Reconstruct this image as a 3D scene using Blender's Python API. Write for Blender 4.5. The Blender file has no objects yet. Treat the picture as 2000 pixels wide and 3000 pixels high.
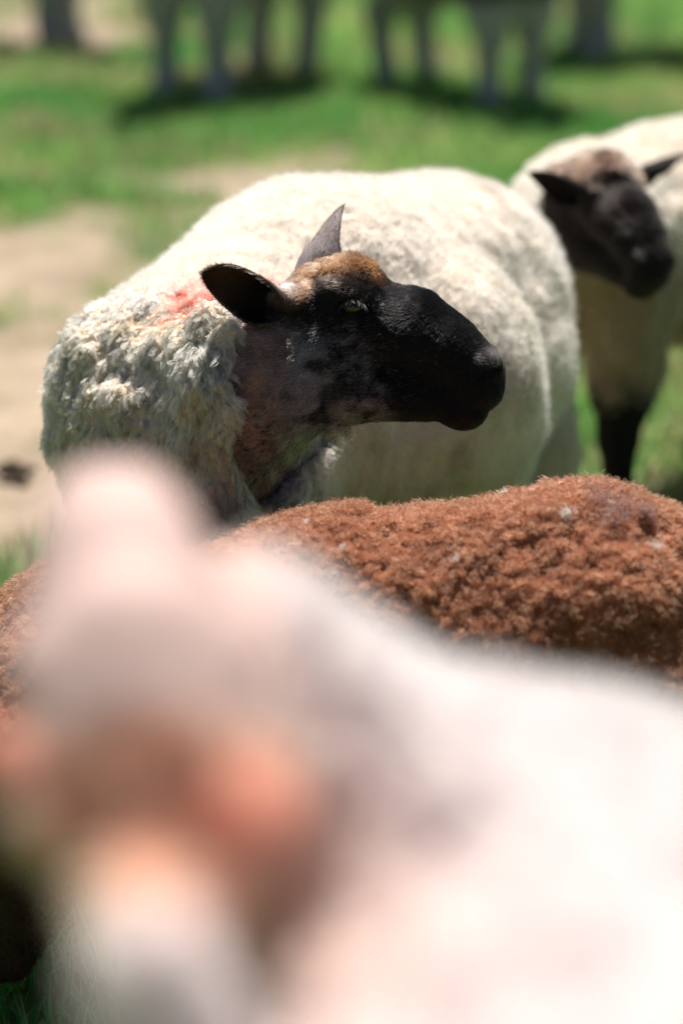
import bpy, math
import numpy as np
from mathutils import Vector
from mathutils.kdtree import KDTree

rng = np.random.default_rng(7)
scene = bpy.context.scene
C = scene.collection
rad = math.radians

# ------------------------------------------------------------------ camera
CAM_H, PITCH, LENS = 1.45, rad(19.0), 85.0
cam_d = bpy.data.cameras.new('camera')
cam = bpy.data.objects.new('camera', cam_d); C.objects.link(cam)
cam.location = (0, 0, CAM_H); cam.rotation_euler = (rad(90) - PITCH, 0, 0)
cam_d.sensor_fit = 'VERTICAL'; cam_d.sensor_height = 36.0; cam_d.sensor_width = 24.0
cam_d.lens = LENS; cam_d.clip_start = 0.05; cam_d.clip_end = 2000
cam_d.dof.use_dof = True; cam_d.dof.focus_distance = 2.86; cam_d.dof.aperture_fstop = 1.7
scene.camera = cam
# ------------------------------------------------------------------ light
SUN_EL, SUN_AZ = 66.0, 3.0          # azimuth from +Y (away from the camera) towards +X
world = bpy.data.worlds.new('World'); scene.world = world; world.use_nodes = True
wn = world.node_tree
sky = wn.nodes.new('ShaderNodeTexSky'); sky.sky_type = 'NISHITA'; sky.sun_disc = False
sky.sun_elevation = rad(SUN_EL); sky.sun_rotation = rad(SUN_AZ % 360); sky.air_density = 0.7; sky.dust_density = 2.0; sky.ozone_density = 0.3
wn.links.new(sky.outputs[0], wn.nodes['Background'].inputs[0])
wn.nodes['Background'].inputs[1].default_value = 0.05
sun_d = bpy.data.lights.new('sun', 'SUN'); sun_d.energy = 5.0; sun_d.angle = rad(0.53)
sun_d.color = (1.0, 0.95, 0.88)
sun = bpy.data.objects.new('sun', sun_d); C.objects.link(sun)
sdir = Vector((math.sin(rad(SUN_AZ)) * math.cos(rad(SUN_EL)), math.cos(rad(SUN_AZ)) * math.cos(rad(SUN_EL)), math.sin(rad(SUN_EL))))
sun.rotation_euler = sdir.to_track_quat('Z', 'Y').to_euler(); sun.location = (-4, 10, 14)
vs = scene.view_settings
vs.view_transform = 'Standard'; vs.look = 'None'; vs.gamma = 1.0; vs.use_curve_mapping = False; vs.exposure = 0.3
# ------------------------------------------------------------------ sampling
scene.render.engine = 'CYCLES'
cy = scene.cycles
cy.use_denoising = True
try: cy.denoiser = 'OPENIMAGEDENOISE'
except Exception: pass
cy.max_bounces = 7; cy.diffuse_bounces = 5; cy.glossy_bounces = 2; cy.transmission_bounces = 4; cy.transparent_max_bounces = 8
cy.caustics_reflective = False; cy.caustics_refractive = False
cy.sample_clamp_indirect = 4.0
scene.cycles_curves.shape = 'RIBBONS'

# ------------------------------------------------------------------ pixel -> point
FW = np.array([0, math.cos(PITCH), -math.sin(PITCH)]); UP = np.array([0, math.sin(PITCH), math.cos(PITCH)]); RT = np.array([1.0, 0, 0])
EYE = np.array([0, 0, CAM_H])
PX = 24.0 / LENS / 2000.0
def W(px, py, D):
    return EYE + FW * D + RT * ((px - 1000) * PX * D) + UP * ((1500 - py) * PX * D)
def ground_at(px, py):
    d = FW + RT * ((px - 1000) * PX) + UP * ((1500 - py) * PX)
    return EYE + d * (CAM_H / -d[2])

# ------------------------------------------------------------------ numpy noise
_lat = np.random.default_rng(3).random((64, 64, 64)).astype(np.float32)
def vnoise(p):
    p = np.asarray(p, dtype=np.float64); i = np.floor(p).astype(int); f = p - i; f = f * f * (3 - 2 * f)
    i &= 63; j = (i + 1) & 63
    x0, y0, z0 = i.T; x1, y1, z1 = j.T; fx, fy, fz = f.T
    a = _lat[x0, y0, z0] * (1 - fx) + _lat[x1, y0, z0] * fx
    b = _lat[x0, y1, z0] * (1 - fx) + _lat[x1, y1, z0] * fx
    c = _lat[x0, y0, z1] * (1 - fx) + _lat[x1, y0, z1] * fx
    d = _lat[x0, y1, z1] * (1 - fx) + _lat[x1, y1, z1] * fx
    return (a * (1 - fy) + b * fy) * (1 - fz) + (c * (1 - fy) + d * fy) * fz
def fbm(p, o=4):
    s = 0; a = 0.5; t = 0
    for k in range(o):
        s = s + a * vnoise(p * (2.03 ** k) + 11.3 * k); t += a; a *= 0.5
    return s / t
def sstep(a, b, x):
    t = np.clip((x - a) / (b - a), 0, 1); return t * t * (3 - 2 * t)
def unit(v): return v / np.maximum(np.linalg.norm(v, axis=-1, keepdims=True), 1e-9)

# ------------------------------------------------------------------ signed distance field -> one continuous mesh
class Field:
    def __init__(s, xs, ys, zs):
        s.ax = [np.asarray(a, np.float32) for a in (xs, ys, zs)]
        s.F = np.full([len(a) for a in s.ax], 1.0, np.float32)
    def _win(s, lo, hi, m):
        sl = [slice(max(0, np.searchsorted(a, l - m) - 1), np.searchsorted(a, h + m) + 2) for a, l, h in zip(s.ax, lo, hi)]
        g = np.meshgrid(*[a[q] for a, q in zip(s.ax, sl)], indexing='ij')
        return tuple(sl), g
    def _mix(s, sl, d, k, op):
        f = s.F[sl]
        if f.size == 0: return
        if op == 'add':
            h = np.clip(0.5 + 0.5 * (f - d) / k, 0, 1); s.F[sl] = f * (1 - h) + d * h - k * h * (1 - h)
        else:
            h = np.clip(0.5 - 0.5 * (f + d) / k, 0, 1); s.F[sl] = f * (1 - h) - d * h + k * h * (1 - h)
    def cone(s, a, b, r1, r2, k=0.03, op='add'):
        a = np.asarray(a, float); b = np.asarray(b, float); r = max(r1, r2)
        sl, (X, Y, Z) = s._win(np.minimum(a, b) - r, np.maximum(a, b) + r, 0.10)
        ba = b - a; L2 = max(ba @ ba, 1e-9)
        t = np.clip(((X - a[0]) * ba[0] + (Y - a[1]) * ba[1] + (Z - a[2]) * ba[2]) / L2, 0, 1)
        d = np.sqrt((X - a[0] - t * ba[0]) ** 2 + (Y - a[1] - t * ba[1]) ** 2 + (Z - a[2] - t * ba[2]) ** 2) - (r1 + (r2 - r1) * t)
        s._mix(sl, d.astype(np.float32), k, op)
    def ell(s, c, R, r, k=0.03, op='add'):
        c = np.asarray(c, float); R = np.asarray(R, float); m = max(r)
        sl, (X, Y, Z) = s._win(c - m, c + m, 0.10)
        q = [((X - c[0]) * R[0, i] + (Y - c[1]) * R[1, i] + (Z - c[2]) * R[2, i]) / r[i] for i in range(3)]
        k0 = np.sqrt(q[0] ** 2 + q[1] ** 2 + q[2] ** 2) + 1e-6
        k1 = np.sqrt((q[0] / r[0]) ** 2 + (q[1] / r[1]) ** 2 + (q[2] / r[2]) ** 2) + 1e-6
        s._mix(sl, (k0 * (k0 - 1) / k1).astype(np.float32), k, op)
    def mesh(s):
        F = s.F; S = F < 0
        cells = np.zeros([n - 1 for n in F.shape], np.uint8)
        off = [(i, j, k) for i in (0, 1) for j in (0, 1) for k in (0, 1)]
        nx, ny, nz = cells.shape
        for o in off: cells += S[o[0]:o[0] + nx, o[1]:o[1] + ny, o[2]:o[2] + nz]
        act = (cells > 0) & (cells < 8)
        I = np.argwhere(act); vid = np.full(cells.shape, -1, np.int64); vid[act] = np.arange(len(I))
        P = np.zeros((len(I), 3)); n = np.zeros(len(I))
        pos = lambda o: np.stack([s.ax[q][I[:, q] + o[q]] for q in range(3)], 1)
        val = lambda o: F[I[:, 0] + o[0], I[:, 1] + o[1], I[:, 2] + o[2]]
        for a in off:
            for q in range(3):
                if a[q]: continue
                b = list(a); b[q] = 1; va, vb = val(a), val(b); m = (va < 0) != (vb < 0)
                t = va[m] / (va[m] - vb[m]); pa, pb = pos(a)[m], pos(b)[m]
                P[m] += pa + (pb - pa) * t[:, None]; n[m] += 1
        P /= n[:, None]
        quads = []
        for q in range(3):
            u, v = (q + 1) % 3, (q + 2) % 3
            A = [slice(None)] * 3; B = [slice(None)] * 3; A[q] = slice(0, -1); B[q] = slice(1, None)
            E = np.argwhere(S[tuple(A)] != S[tuple(B)])
            E = E[(E[:, u] > 0) & (E[:, v] > 0) & (E[:, u] < F.shape[u] - 1) & (E[:, v] < F.shape[v] - 1)]
            def cell(du, dv):
                e = E.copy(); e[:, u] -= du; e[:, v] -= dv; return vid[e[:, 0], e[:, 1], e[:, 2]]
            Q = np.stack([cell(1, 1), cell(0, 1), cell(0, 0), cell(1, 0)], 1)
            inside = S[E[:, 0], E[:, 1], E[:, 2]]
            Q[~inside] = Q[~inside][:, ::-1]
            quads.append(Q)
        Q = np.concatenate(quads); Q = Q[(Q >= 0).all(1)]
        return P, Q
def vnormals(P, Q):
    n = np.cross(P[Q[:, 2]] - P[Q[:, 0]], P[Q[:, 3]] - P[Q[:, 1]]); N = np.zeros_like(P)
    for i in range(4): np.add.at(N, Q[:, i], n)
    return unit(N)
def relax(P, Q, it=2, w=None):
    for _ in range(it):
        S = np.zeros_like(P); c = np.zeros(len(P))
        for i in range(4):
            a, b = Q[:, i], Q[:, (i + 1) % 4]
            np.add.at(S, a, P[b]); np.add.at(c, a, 1)
        M = S / np.maximum(c, 1)[:, None]
        P = P + (M - P) * (0.6 if w is None else 0.6 * w[:, None])
    return P
def axis(lo, hi, f0, f1, fine, coarse):
    a = list(np.arange(lo, f0, coarse)); b = list(np.arange(f0, f1, fine)); c = list(np.arange(f1, hi, coarse)); return np.array(a + b + c)

# ------------------------------------------------------------------ object helpers
def empty(name, loc, label, cat, group=None):
    o = bpy.data.objects.new(name, None); C.objects.link(o); o.location = loc; o.empty_display_size = 0.1
    o['label'] = label; o['category'] = cat
    if group: o['group'] = group
    return o
def mesh_obj(name, P, Q, mat, parent=None, col=None, smooth=True):
    o0 = np.array(parent.location) if parent else np.zeros(3)
    P = np.asarray(P, float) - o0
    me = bpy.data.meshes.new(name)
    Q = np.asarray(Q); k = Q.shape[1]
    me.vertices.add(len(P)); me.vertices.foreach_set('co', P.astype(np.float32).ravel())
    me.loops.add(Q.size); me.loops.foreach_set('vertex_index', Q.astype(np.int32).ravel())
    me.polygons.add(len(Q)); me.polygons.foreach_set('loop_start', np.arange(0, Q.size, k, dtype=np.int32))
    if smooth: me.polygons.foreach_set('use_smooth', np.ones(len(Q), bool))
    me.update(calc_edges=True)
    if col is not None:
        at = me.attributes.new('col', 'FLOAT_COLOR', 'POINT')
        at.data.foreach_set('color', np.concatenate([col, np.ones((len(col), 1))], 1).astype(np.float32).ravel())
    me.materials.append(mat)
    o = bpy.data.objects.new(name, me); C.objects.link(o)
    if parent: o.parent = parent
    return o
def hair_obj(name, pts, rads, col, mat, parent, nrm=None):
    N, K, _ = pts.shape
    cu = bpy.data.hair_curves.new(name); cu.add_curves([K] * N)
    P = (pts - np.array(parent.location)).astype(np.float32)
    cu.points.foreach_set('position', P.ravel())
    at = cu.attributes.get('radius') or cu.attributes.new('radius', 'FLOAT', 'POINT')
    at.data.foreach_set('value', np.broadcast_to(rads, (N, K)).astype(np.float32).ravel())
    ac = cu.attributes.new('col', 'FLOAT_COLOR', 'CURVE')
    ac.data.foreach_set('color', np.concatenate([col, np.ones((N, 1))], 1).astype(np.float32).ravel())
    if nrm is None: nrm = np.tile(np.array([0, -0.3, 0.95]), (N, 1))
    an = cu.attributes.new('nrm', 'FLOAT_VECTOR', 'CURVE'); an.data.foreach_set('vector', unit(np.asarray(nrm)).astype(np.float32).ravel())
    cu.materials.append(mat)
    o = bpy.data.objects.new(name, cu); C.objects.link(o); o.parent = parent
    return o

# ------------------------------------------------------------------ materials
def nmat(name):
    m = bpy.data.materials.new(name); m.use_nodes = True; nt = m.node_tree; nt.nodes.clear()
    out = nt.nodes.new('ShaderNodeOutputMaterial')
    def N(t, **kw):
        n = nt.nodes.new('ShaderNode' + t)
        for k, v in kw.items(): setattr(n, k, v)
        return n
    return m, nt, N, nt.links.new, out
def wool_hair(name, rough=0.55, radial=0.7):
    m, nt, N, L, out = nmat(name)
    a = N('Attribute', attribute_name='col'); h = N('BsdfHairPrincipled'); h.model = 'CHIANG'; h.parametrization = 'COLOR'
    h.inputs['Roughness'].default_value = rough; h.inputs['Radial Roughness'].default_value = radial; h.inputs['Coat'].default_value = 0.0
    h.inputs['IOR'].default_value = 1.45
    L(a.outputs['Color'], h.inputs['Color']); L(h.outputs[0], out.inputs[0]); return m
def hide(name, rough=0.8, bump=0.3, scale=220, sss=0.0, trans=0.0, spec=0.12):
    m, nt, N, L, out = nmat(name)
    a = N('Attribute', attribute_name='col'); b = N('BsdfPrincipled'); n = N('TexNoise'); bp = N('Bump'); tc = N('TexCoord')
    n.inputs['Scale'].default_value = scale; n.inputs['Detail'].default_value = 5
    L(tc.outputs['Object'], n.inputs['Vector'])
    mx = N('MixRGB', blend_type='MULTIPLY'); mx.inputs[0].default_value = 0.5
    rp = N('ValToRGB'); rp.color_ramp.elements[0].position = 0.3; rp.color_ramp.elements[0].color = (0.62, 0.62, 0.62, 1); rp.color_ramp.elements[1].position = 0.65
    L(n.outputs[0], rp.inputs[0]); L(a.outputs['Color'], mx.inputs[1]); L(rp.outputs[0], mx.inputs[2])
    L(mx.outputs[0], b.inputs['Base Color']); b.inputs['Roughness'].default_value = rough; b.inputs['Specular IOR Level'].default_value = spec
    bp.inputs['Strength'].default_value = bump; bp.inputs['Distance'].default_value = 0.004
    L(n.outputs[0], bp.inputs['Height']); L(bp.outputs[0], b.inputs['Normal'])
    last = b
    if sss > 0:
        b.inputs['Subsurface Weight'].default_value = sss; b.inputs['Subsurface Radius'].default_value = (0.02, 0.008, 0.005); b.inputs['Subsurface Scale'].default_value = 1.0
    if trans > 0:
        t = N('BsdfTranslucent'); x = N('MixShader'); x.inputs[0].default_value = trans
        L(a.outputs['Color'], t.inputs['Color']); L(b.outputs[0], x.inputs[1]); L(t.outputs[0], x.inputs[2]); last = x
    L(last.outputs[0], out.inputs[0]); return m
M_WOOL = wool_hair('white_wool', 0.6, 0.8)
M_BROWN = wool_hair('brown_wool', 0.6, 0.8)
M_FUR = wool_hair('short_face_fur', 0.30, 0.5)
M_HIDE = hide('sheep_hide')
M_EAR = hide('sheep_ear', 0.6, 0.2, 300, 0, 0.35)
M_HORN = hide('wool_under', 0.9, 0.5, 160, spec=0.1)
def eye_mat():
    m, nt, N, L, out = nmat('sheep_eye')
    tc = N('TexCoord'); sp = N('SeparateXYZ'); L(tc.outputs['Object'], sp.inputs[0])
    b = N('BsdfPrincipled'); b.inputs['Roughness'].default_value = 0.06; b.inputs['Coat Weight'].default_value = 0.55; b.inputs['Coat Roughness'].default_value = 0.02; b.inputs['Specular IOR Level'].default_value = 0.3
    def mth(op, a, bb=None):
        n = N('Math', operation=op)
        for i, v in enumerate((a, bb)):
            if v is None: continue
            if hasattr(v, 'links'): L(v, n.inputs[i])
            else: n.inputs[i].default_value = v
        return n.outputs[0]
    x, y = sp.outputs[0], sp.outputs[1]
    px = mth('POWER', mth('ABSOLUTE', mth('DIVIDE', x, 0.0078)), 4.0); py = mth('POWER', mth('ABSOLUTE', mth('DIVIDE', y, 0.0028)), 2.0)
    pup = mth('LESS_THAN', mth('ADD', px, py), 1.0)
    r = mth('SQRT', mth('ADD', mth('MULTIPLY', x, x), mth('MULTIPLY', y, y)))
    rp = N('ValToRGB'); e = rp.color_ramp.elements
    e[0].position = 0.0; e[0].color = (0.07, 0.032, 0.010, 1); e[1].position = 1.0; e[1].color = (0.03, 0.012, 0.006, 1)
    q = e.new(0.62); q.color = (0.16, 0.085, 0.025, 1); q = e.new(0.8); q.color = (0.10, 0.05, 0.015, 1)
    n = N('TexNoise'); n.inputs['Scale'].default_value = 700; L(tc.outputs['Object'], n.inputs['Vector'])
    L(mth('ADD', mth('DIVIDE', r, 0.0148), mth('MULTIPLY', mth('SUBTRACT', n.outputs[0], 0.5), 0.25)), rp.inputs[0])
    mx = N('MixRGB'); L(pup, mx.inputs[0]); L(rp.outputs[0], mx.inputs[1]); mx.inputs[2].default_value = (0.004, 0.004, 0.006, 1)
    L(mx.outputs[0], b.inputs['Base Color']); L(b.outputs[0], out.inputs[0]); return m
M_EYE = eye_mat()

# ------------------------------------------------------------------ head shape, in metres, x towards the nose, y up, z towards the near cheek
S0 = 0.412e-3
def hl(px, py, z=0.0): return np.array([(px - 1000) * S0, (950 - py) * S0, z])
class Head:
    """R columns = world directions of the head's x, y and z; o = world place of head point (1000, 950)."""
    def __init__(s, o, R, sc=1.0): s.o = np.asarray(o, float); s.R = np.asarray(R, float); s.sc = sc
    def w(s, p): return s.o + s.R @ (np.asarray(p, float) * s.sc)
    def loc(s, P): return ((P - s.o) @ s.R) / s.sc
    def pxl(s, P):
        q = s.loc(P); return q[:, 0] / S0 + 1000, 950 - q[:, 1] / S0, q[:, 2]
NL = unit(np.array([0.885, -0.466, 0.0])); UL = np.array([0.466, 0.885, 0.0]); ZL = np.array([0, 0, 1.0])
BL = np.stack([NL, UL, ZL], 1)
def head_rot(nose, lat):
    n = unit(np.asarray(nose, float)); l = np.asarray(lat, float); l = unit(l - n * (l @ n)); u = np.cross(l, n)
    return np.stack([n, u, l], 1) @ BL.T
def build_head(F, H, detail=True):
    s = H.sc
    def cone(a, b, r1, r2, k=0.02, op='add'): F.cone(H.w(a), H.w(b), r1 * s, r2 * s, k * s, op)
    def ell(c, r, k=0.02, op='add', rot=0.0):
        c0, s0 = math.cos(rot), math.sin(rot); Rz = np.array([[c0, -s0, 0], [s0, c0, 0], [0, 0, 1]])
        F.ell(H.w(c), H.R @ Rz, [q * s for q in r], k * s, op)
    p = S0
    ell(hl(975, 893), (128 * p, 128 * p, 0.056), 0.03)
    ell(hl(985, 1085), (150 * p, 148 * p, 0.050), 0.04)
    cone(hl(1085, 930), hl(1210, 962), 112 * p, 108 * p, 0.02)
    cone(hl(1210, 962), hl(1300, 1025), 108 * p, 102 * p, 0.015)
    cone(hl(1300, 1025), hl(1392, 1085), 102 * p, 84 * p, 0.015)
    cone(hl(1000, 1125), hl(1325, 1178), 108 * p, 57 * p, 0.02)
    ell(hl(1400, 1138), (74 * p, 72 * p, 0.034), 0.012)
    ell(hl(1055, 812), (70 * p, 50 * p, 0.035), 0.02, rot=-0.5)
    for z in (1, -1):
        ell(hl(1025, 868, z * 0.040), (82 * p, 46 * p, 0.026), 0.02, rot=-0.35)     # brow
        ell(hl(1115, 985, z * 0.034), (120 * p, 55 * p, 0.018), 0.025, rot=-0.3)     # cheek bone
        cone(hl(880, 893, z * 0.046), hl(836, 886, z * 0.054), 0.021, 0.016, 0.02)        # ear root
        ell(hl(1420, 1075, z * 0.018), (48 * p, 44 * p, 0.018), 0.01)              # nostril wing
    if detail:
        ell(hl(1358, 1206), (70 * p, 55 * p, 0.024), 0.010)
        for z in (1, -1):
            ell(hl(1043, 908, z * 0.046), (56 * p, 46 * p, 0.019), 0.012)             # lids
            ell(hl(1046, 909, z * 0.066), (40 * p, 22 * p, 0.016), 0.004, 'sub', rot=0.12)
            cone(hl(1436, 1098, z * 0.034), hl(1462, 1080, z * 0.020), 0.0050, 0.0050, 0.004, 'sub')
            cone(hl(1436, 1098, z * 0.034), hl(1425, 1112, z * 0.040), 0.0040, 0.0020, 0.003, 'sub')
            for a, b in (((1285, 1163, 0.038), (1330, 1187, 0.034)), ((1330, 1187, 0.034), (1385, 1209, 0.028)), ((1385, 1209, 0.028), (1440, 1214, 0.016))):
                cone(hl(a[0], a[1], z * a[2]), hl(b[0], b[1], z * b[2]), 0.0042, 0.0042, 0.003, 'sub')
            cone(hl(1090, 925, z * 0.060), hl(1150, 985, z * 0.056), 0.004, 0.002, 0.008, 'sub')  # tear groove
        cone(hl(1440, 1214, 0.016), hl(1440, 1214, -0.016), 0.0042, 0.0042, 0.003, 'sub')
    else:
        ell(hl(1358, 1200), (70 * p, 50 * p, 0.024), 0.012)

def ear_mesh(base, tip, width, cup_dir, curve=0.0, cup=0.55, thick=0.0035, n=26, m=15, tipsharp=1.0):
    """A leaf-shaped ear folded into a cup that opens towards cup_dir."""
    base = np.asarray(base, float); tip = np.asarray(tip, float); ax = unit(tip - base); L = np.linalg.norm(tip - base)
    cd = np.asarray(cup_dir, float); cd = unit(cd - ax * (cd @ ax)); sd = np.cross(ax, cd)
    outer = []; inner = []
    for i in range(n):
        t = i / (n - 1)
        w = width * 0.5 * (0.50 + 0.50 * math.sin(math.pi * min(1, t / 0.42) * 0.5)) * (max(0.0, 1 - max(0.0, (t - 0.34) / 0.66) ** (1.7 * tipsharp)) ** 0.75 if t < 1 else 0.0) + 0.0006
        cen = base + ax * L * t + sd * curve * math.sin(math.pi * t * 0.5) ** 2
        ang = (1.9 * (1 - t) ** 1.5 + cup)
        for j in range(m):
            u = 2 * j / (m - 1) - 1; a = u * ang
            rr = w / max(0.25, math.sin(min(ang, 1.5)))
            p = cen + sd * rr * math.sin(a) + cd * rr * (1 - math.cos(a)) - cd * rr * 0.3
            nrm = -(sd * math.sin(a) - cd * math.cos(a))
            outer.append(p - nrm * thick * 0.5 * (1 - t * 0.5)); inner.append(p + nrm * thick * 0.5 * (1 - t * 0.5))
    P = np.array(outer + inner); k = n * m; Q = []
    for i in range(n - 1):
        for j in range(m - 1):
            a = i * m + j; q = [a, a + 1, a + m + 1, a + m]; Q.append(q); Q.append([k + v for v in q[::-1]])
    for i in range(n - 1):
        for j in (0, m - 1):
            a = i * m + j; q = [a, a + m, k + a + m, k + a]; Q.append(q if j == 0 else q[::-1])
    for i in (0, n - 1):
        for j in range(m - 1):
            a = i * m + j; q = [a + 1, a, k + a, k + a + 1]; Q.append(q if i == 0 else q[::-1])
    return P, np.array(Q), k
def eye_obj(H, z, parent, r=0.0148):
    u = 20; v = 12; P = []; Q = []
    for i in range(v + 1):
        th = math.pi * i / v
        for j in range(u):
            ph = 2 * math.pi * j / u; P.append((r * math.sin(th) * math.cos(ph), r * math.sin(th) * math.sin(ph), r * math.cos(th) * (1.10 if th < 0.8 else 1)))
    for i in range(v):
        for j in range(u): Q.append((i * u + j, (i + 1) * u + j, (i + 1) * u + (j + 1) % u, i * u + (j + 1) % u))
    o = mesh_obj('eye', np.array(P) * H.sc, np.array(Q), M_EYE)
    from mathutils import Matrix
    X = H.R[:, 0]; Y = H.R[:, 1]; Z = H.R[:, 2] * z; X = np.cross(Y, Z)
    ca, sa = math.cos(0.15 * z), math.sin(0.15 * z); X, Y = X * ca - Y * sa, X * sa + Y * ca
    c = H.w(hl(1046, 908, z * 0.0445)) - np.array(parent.location)
    o.parent = parent; mw = Matrix.Identity(4)
    for i in range(3): mw[i][0] = X[i]; mw[i][1] = Y[i]; mw[i][2] = Z[i]; mw[i][3] = c[i]
    o.matrix_local = mw
    return o
def legs(F, T, sc, fx=0.27, hx=-0.30, dy=0.09, top=0.5, zs=1.0, fat=1.0):
    """T maps sheep space (x forward, y left, z up, metres) to the world."""
    def c(a, b, r1, r2, k=0.03): F.cone(T(a), T(b), r1 * sc * (fat if r1 < 0.06 else 1), r2 * sc * (fat if r2 < 0.06 else 1), k * sc)
    for y in (dy, -dy):
        c((fx, y, top * zs), (fx + 0.01, y, 0.33 * zs), 0.085, 0.048, 0.05); c((fx + 0.01, y, 0.33 * zs), (fx + 0.02, y, 0.24 * zs), 0.040, 0.031, 0.02)
        c((fx + 0.02, y, 0.24 * zs), (fx + 0.01, y, 0.09), 0.027, 0.0195, 0.015); c((fx + 0.01, y, 0.09), (fx + 0.02, y, 0.045), 0.0225, 0.021, 0.01)
        c((fx + 0.02, y, 0.045), (fx + 0.035, y, 0.022), 0.024, 0.024, 0.01)
        c((hx, y, top * zs), (hx + 0.06, y * 1.05, 0.38 * zs), 0.12, 0.085, 0.06); c((hx + 0.06, y * 1.05, 0.38 * zs), (hx - 0.07, y, 0.25 * zs), 0.070, 0.034, 0.03)
        c((hx - 0.07, y, 0.25 * zs), (hx - 0.05, y, 0.09), 0.031, 0.021, 0.015); c((hx - 0.05, y, 0.09), (hx - 0.04, y, 0.045), 0.0235, 0.022, 0.01)
        c((hx - 0.04, y, 0.045), (hx - 0.02, y, 0.022), 0.024, 0.024, 0.01)

# ------------------------------------------------------------------ sampling and fleece
def sample(P, Q, N, n, wv, g=rng):
    T = np.concatenate([Q[:, [0, 1, 2]], Q[:, [0, 2, 3]]])
    A = np.linalg.norm(np.cross(P[T[:, 1]] - P[T[:, 0]], P[T[:, 2]] - P[T[:, 0]]), axis=1) * wv[T].mean(1)
    i = g.choice(len(T), n, p=A / A.sum()); a = np.sqrt(g.random(n)); b = g.random(n)
    w = np.stack([1 - a, a * (1 - b), a * b], 1); t = T[i]
    return (P[t] * w[..., None]).sum(1), unit((N[t] * w[..., None]).sum(1)), t, w
def thin(p, d):
    key = np.floor(p / d).astype(np.int64); k = (key[:, 0] * 73856093) ^ (key[:, 1] * 19349663) ^ (key[:, 2] * 83492791)
    return np.unique(k, return_index=True)[1]
def locks(cen, nrm, per, spread, length, K, clump, droop, wave, wfreq, colf, fuzz=0.15, base=-0.2, jit=0.25, g=rng, flow=None):
    """Wool locks: per strands about every centre, drawn together towards the tip. Returns points and colours."""
    n = len(cen)
    a = np.cross(nrm, g.normal(size=(n, 3))); a = unit(a); b = np.cross(nrm, a)
    L = (length if np.ndim(length) else np.full(n, length)) * g.uniform(0.75, 1.25, n)
    dirn = nrm + g.normal(size=(n, 3)) * jit
    dirn = unit(dirn)
    grav = np.array([0, 0, -1.0])
    t = np.linspace(0, 1, K)
    # lock spine
    dr = droop if np.ndim(droop) else np.full(n, droop)
    fl = np.broadcast_to(grav, (n, 3)) if flow is None else flow
    sp = np.zeros((n, K, 3)); step = L / (K - 1); d = dirn.copy(); sp[:, 0] = cen + nrm * (base * L)[:, None]
    for k in range(1, K):
        d = unit(d + fl * (dr / (K - 1))[:, None])
        inn = np.minimum(0, (d * nrm).sum(1) - 0.05); d = unit(d - nrm * inn[:, None])
        sp[:, k] = sp[:, k - 1] + d * step[:, None]
    ph = g.random((n, 1)) * 6.28
    sp += (a[:, None, :] * np.sin(ph + wfreq * 6.28 * t)[..., None] + b[:, None, :] * np.cos(ph * 1.7 + wfreq * 6.28 * t)[..., None]) * (wave * L[:, None] * t)[..., None]
    q = np.sqrt(g.random((n, per))) * spread; th = g.random((n, per)) * 6.28
    off = a[:, None] * (q * np.cos(th))[..., None] + b[:, None] * (q * np.sin(th))[..., None]
    f = 1 - clump * t ** 1.3
    pts = sp[:, None] + off[:, :, None] * f[None, None, :, None]
    pts += g.normal(size=(n, per, 1, 3)) * (fuzz * spread) * (t ** 1.5)[None, None, :, None]
    pts += g.normal(size=(n, per, K, 3)) * (fuzz * 0.35 * spread) * t[None, None, :, None]
    ls = g.uniform(0.7, 1.05, (n, per, 1, 1)); pts = pts[:, :, :1] + (pts - pts[:, :, :1]) * ls
    col = colf(cen)[:, None] * g.normal(1, 0.10, (n, per, 1)) * g.normal(1, 0.07, (n, 1, 1))
    nv = nrm[:, None] + (off / spread) * 0.55 + g.normal(size=(n, per, 3)) * 0.18
    return pts.reshape(n * per, K, 3), np.clip(col.reshape(n * per, 3), 0.002, 0.95), unit(nv.reshape(n * per, 3))
def taper(K, r, tip=0.45): return r * (1 - (1 - tip) * np.linspace(0, 1, K) ** 1.5)
def tuft_bumps(P, Nn, cen, r, amp, w, sq=(1, 1, 1)):
    kd = KDTree(len(cen)); sq = np.array(sq)
    for i, c in enumerate(cen * sq): kd.insert(c, i)
    kd.balance()
    d = np.array([kd.find(p)[2] if ww > 0.01 else 1.0 for p, ww in zip((P + 0.4 * r * (fbm(P / r * 0.9, 2) - 0.5)[:, None]) * sq, w)])
    h = np.sqrt(np.clip(1 - (d / r) ** 2, 0, 1))
    return P + Nn * (amp * (h - 0.5) * w)[:, None]
def interp(v, t, w): return (v[t] * w).sum(1) if v.ndim == 1 else (v[t] * w[..., None]).sum(1)

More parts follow.
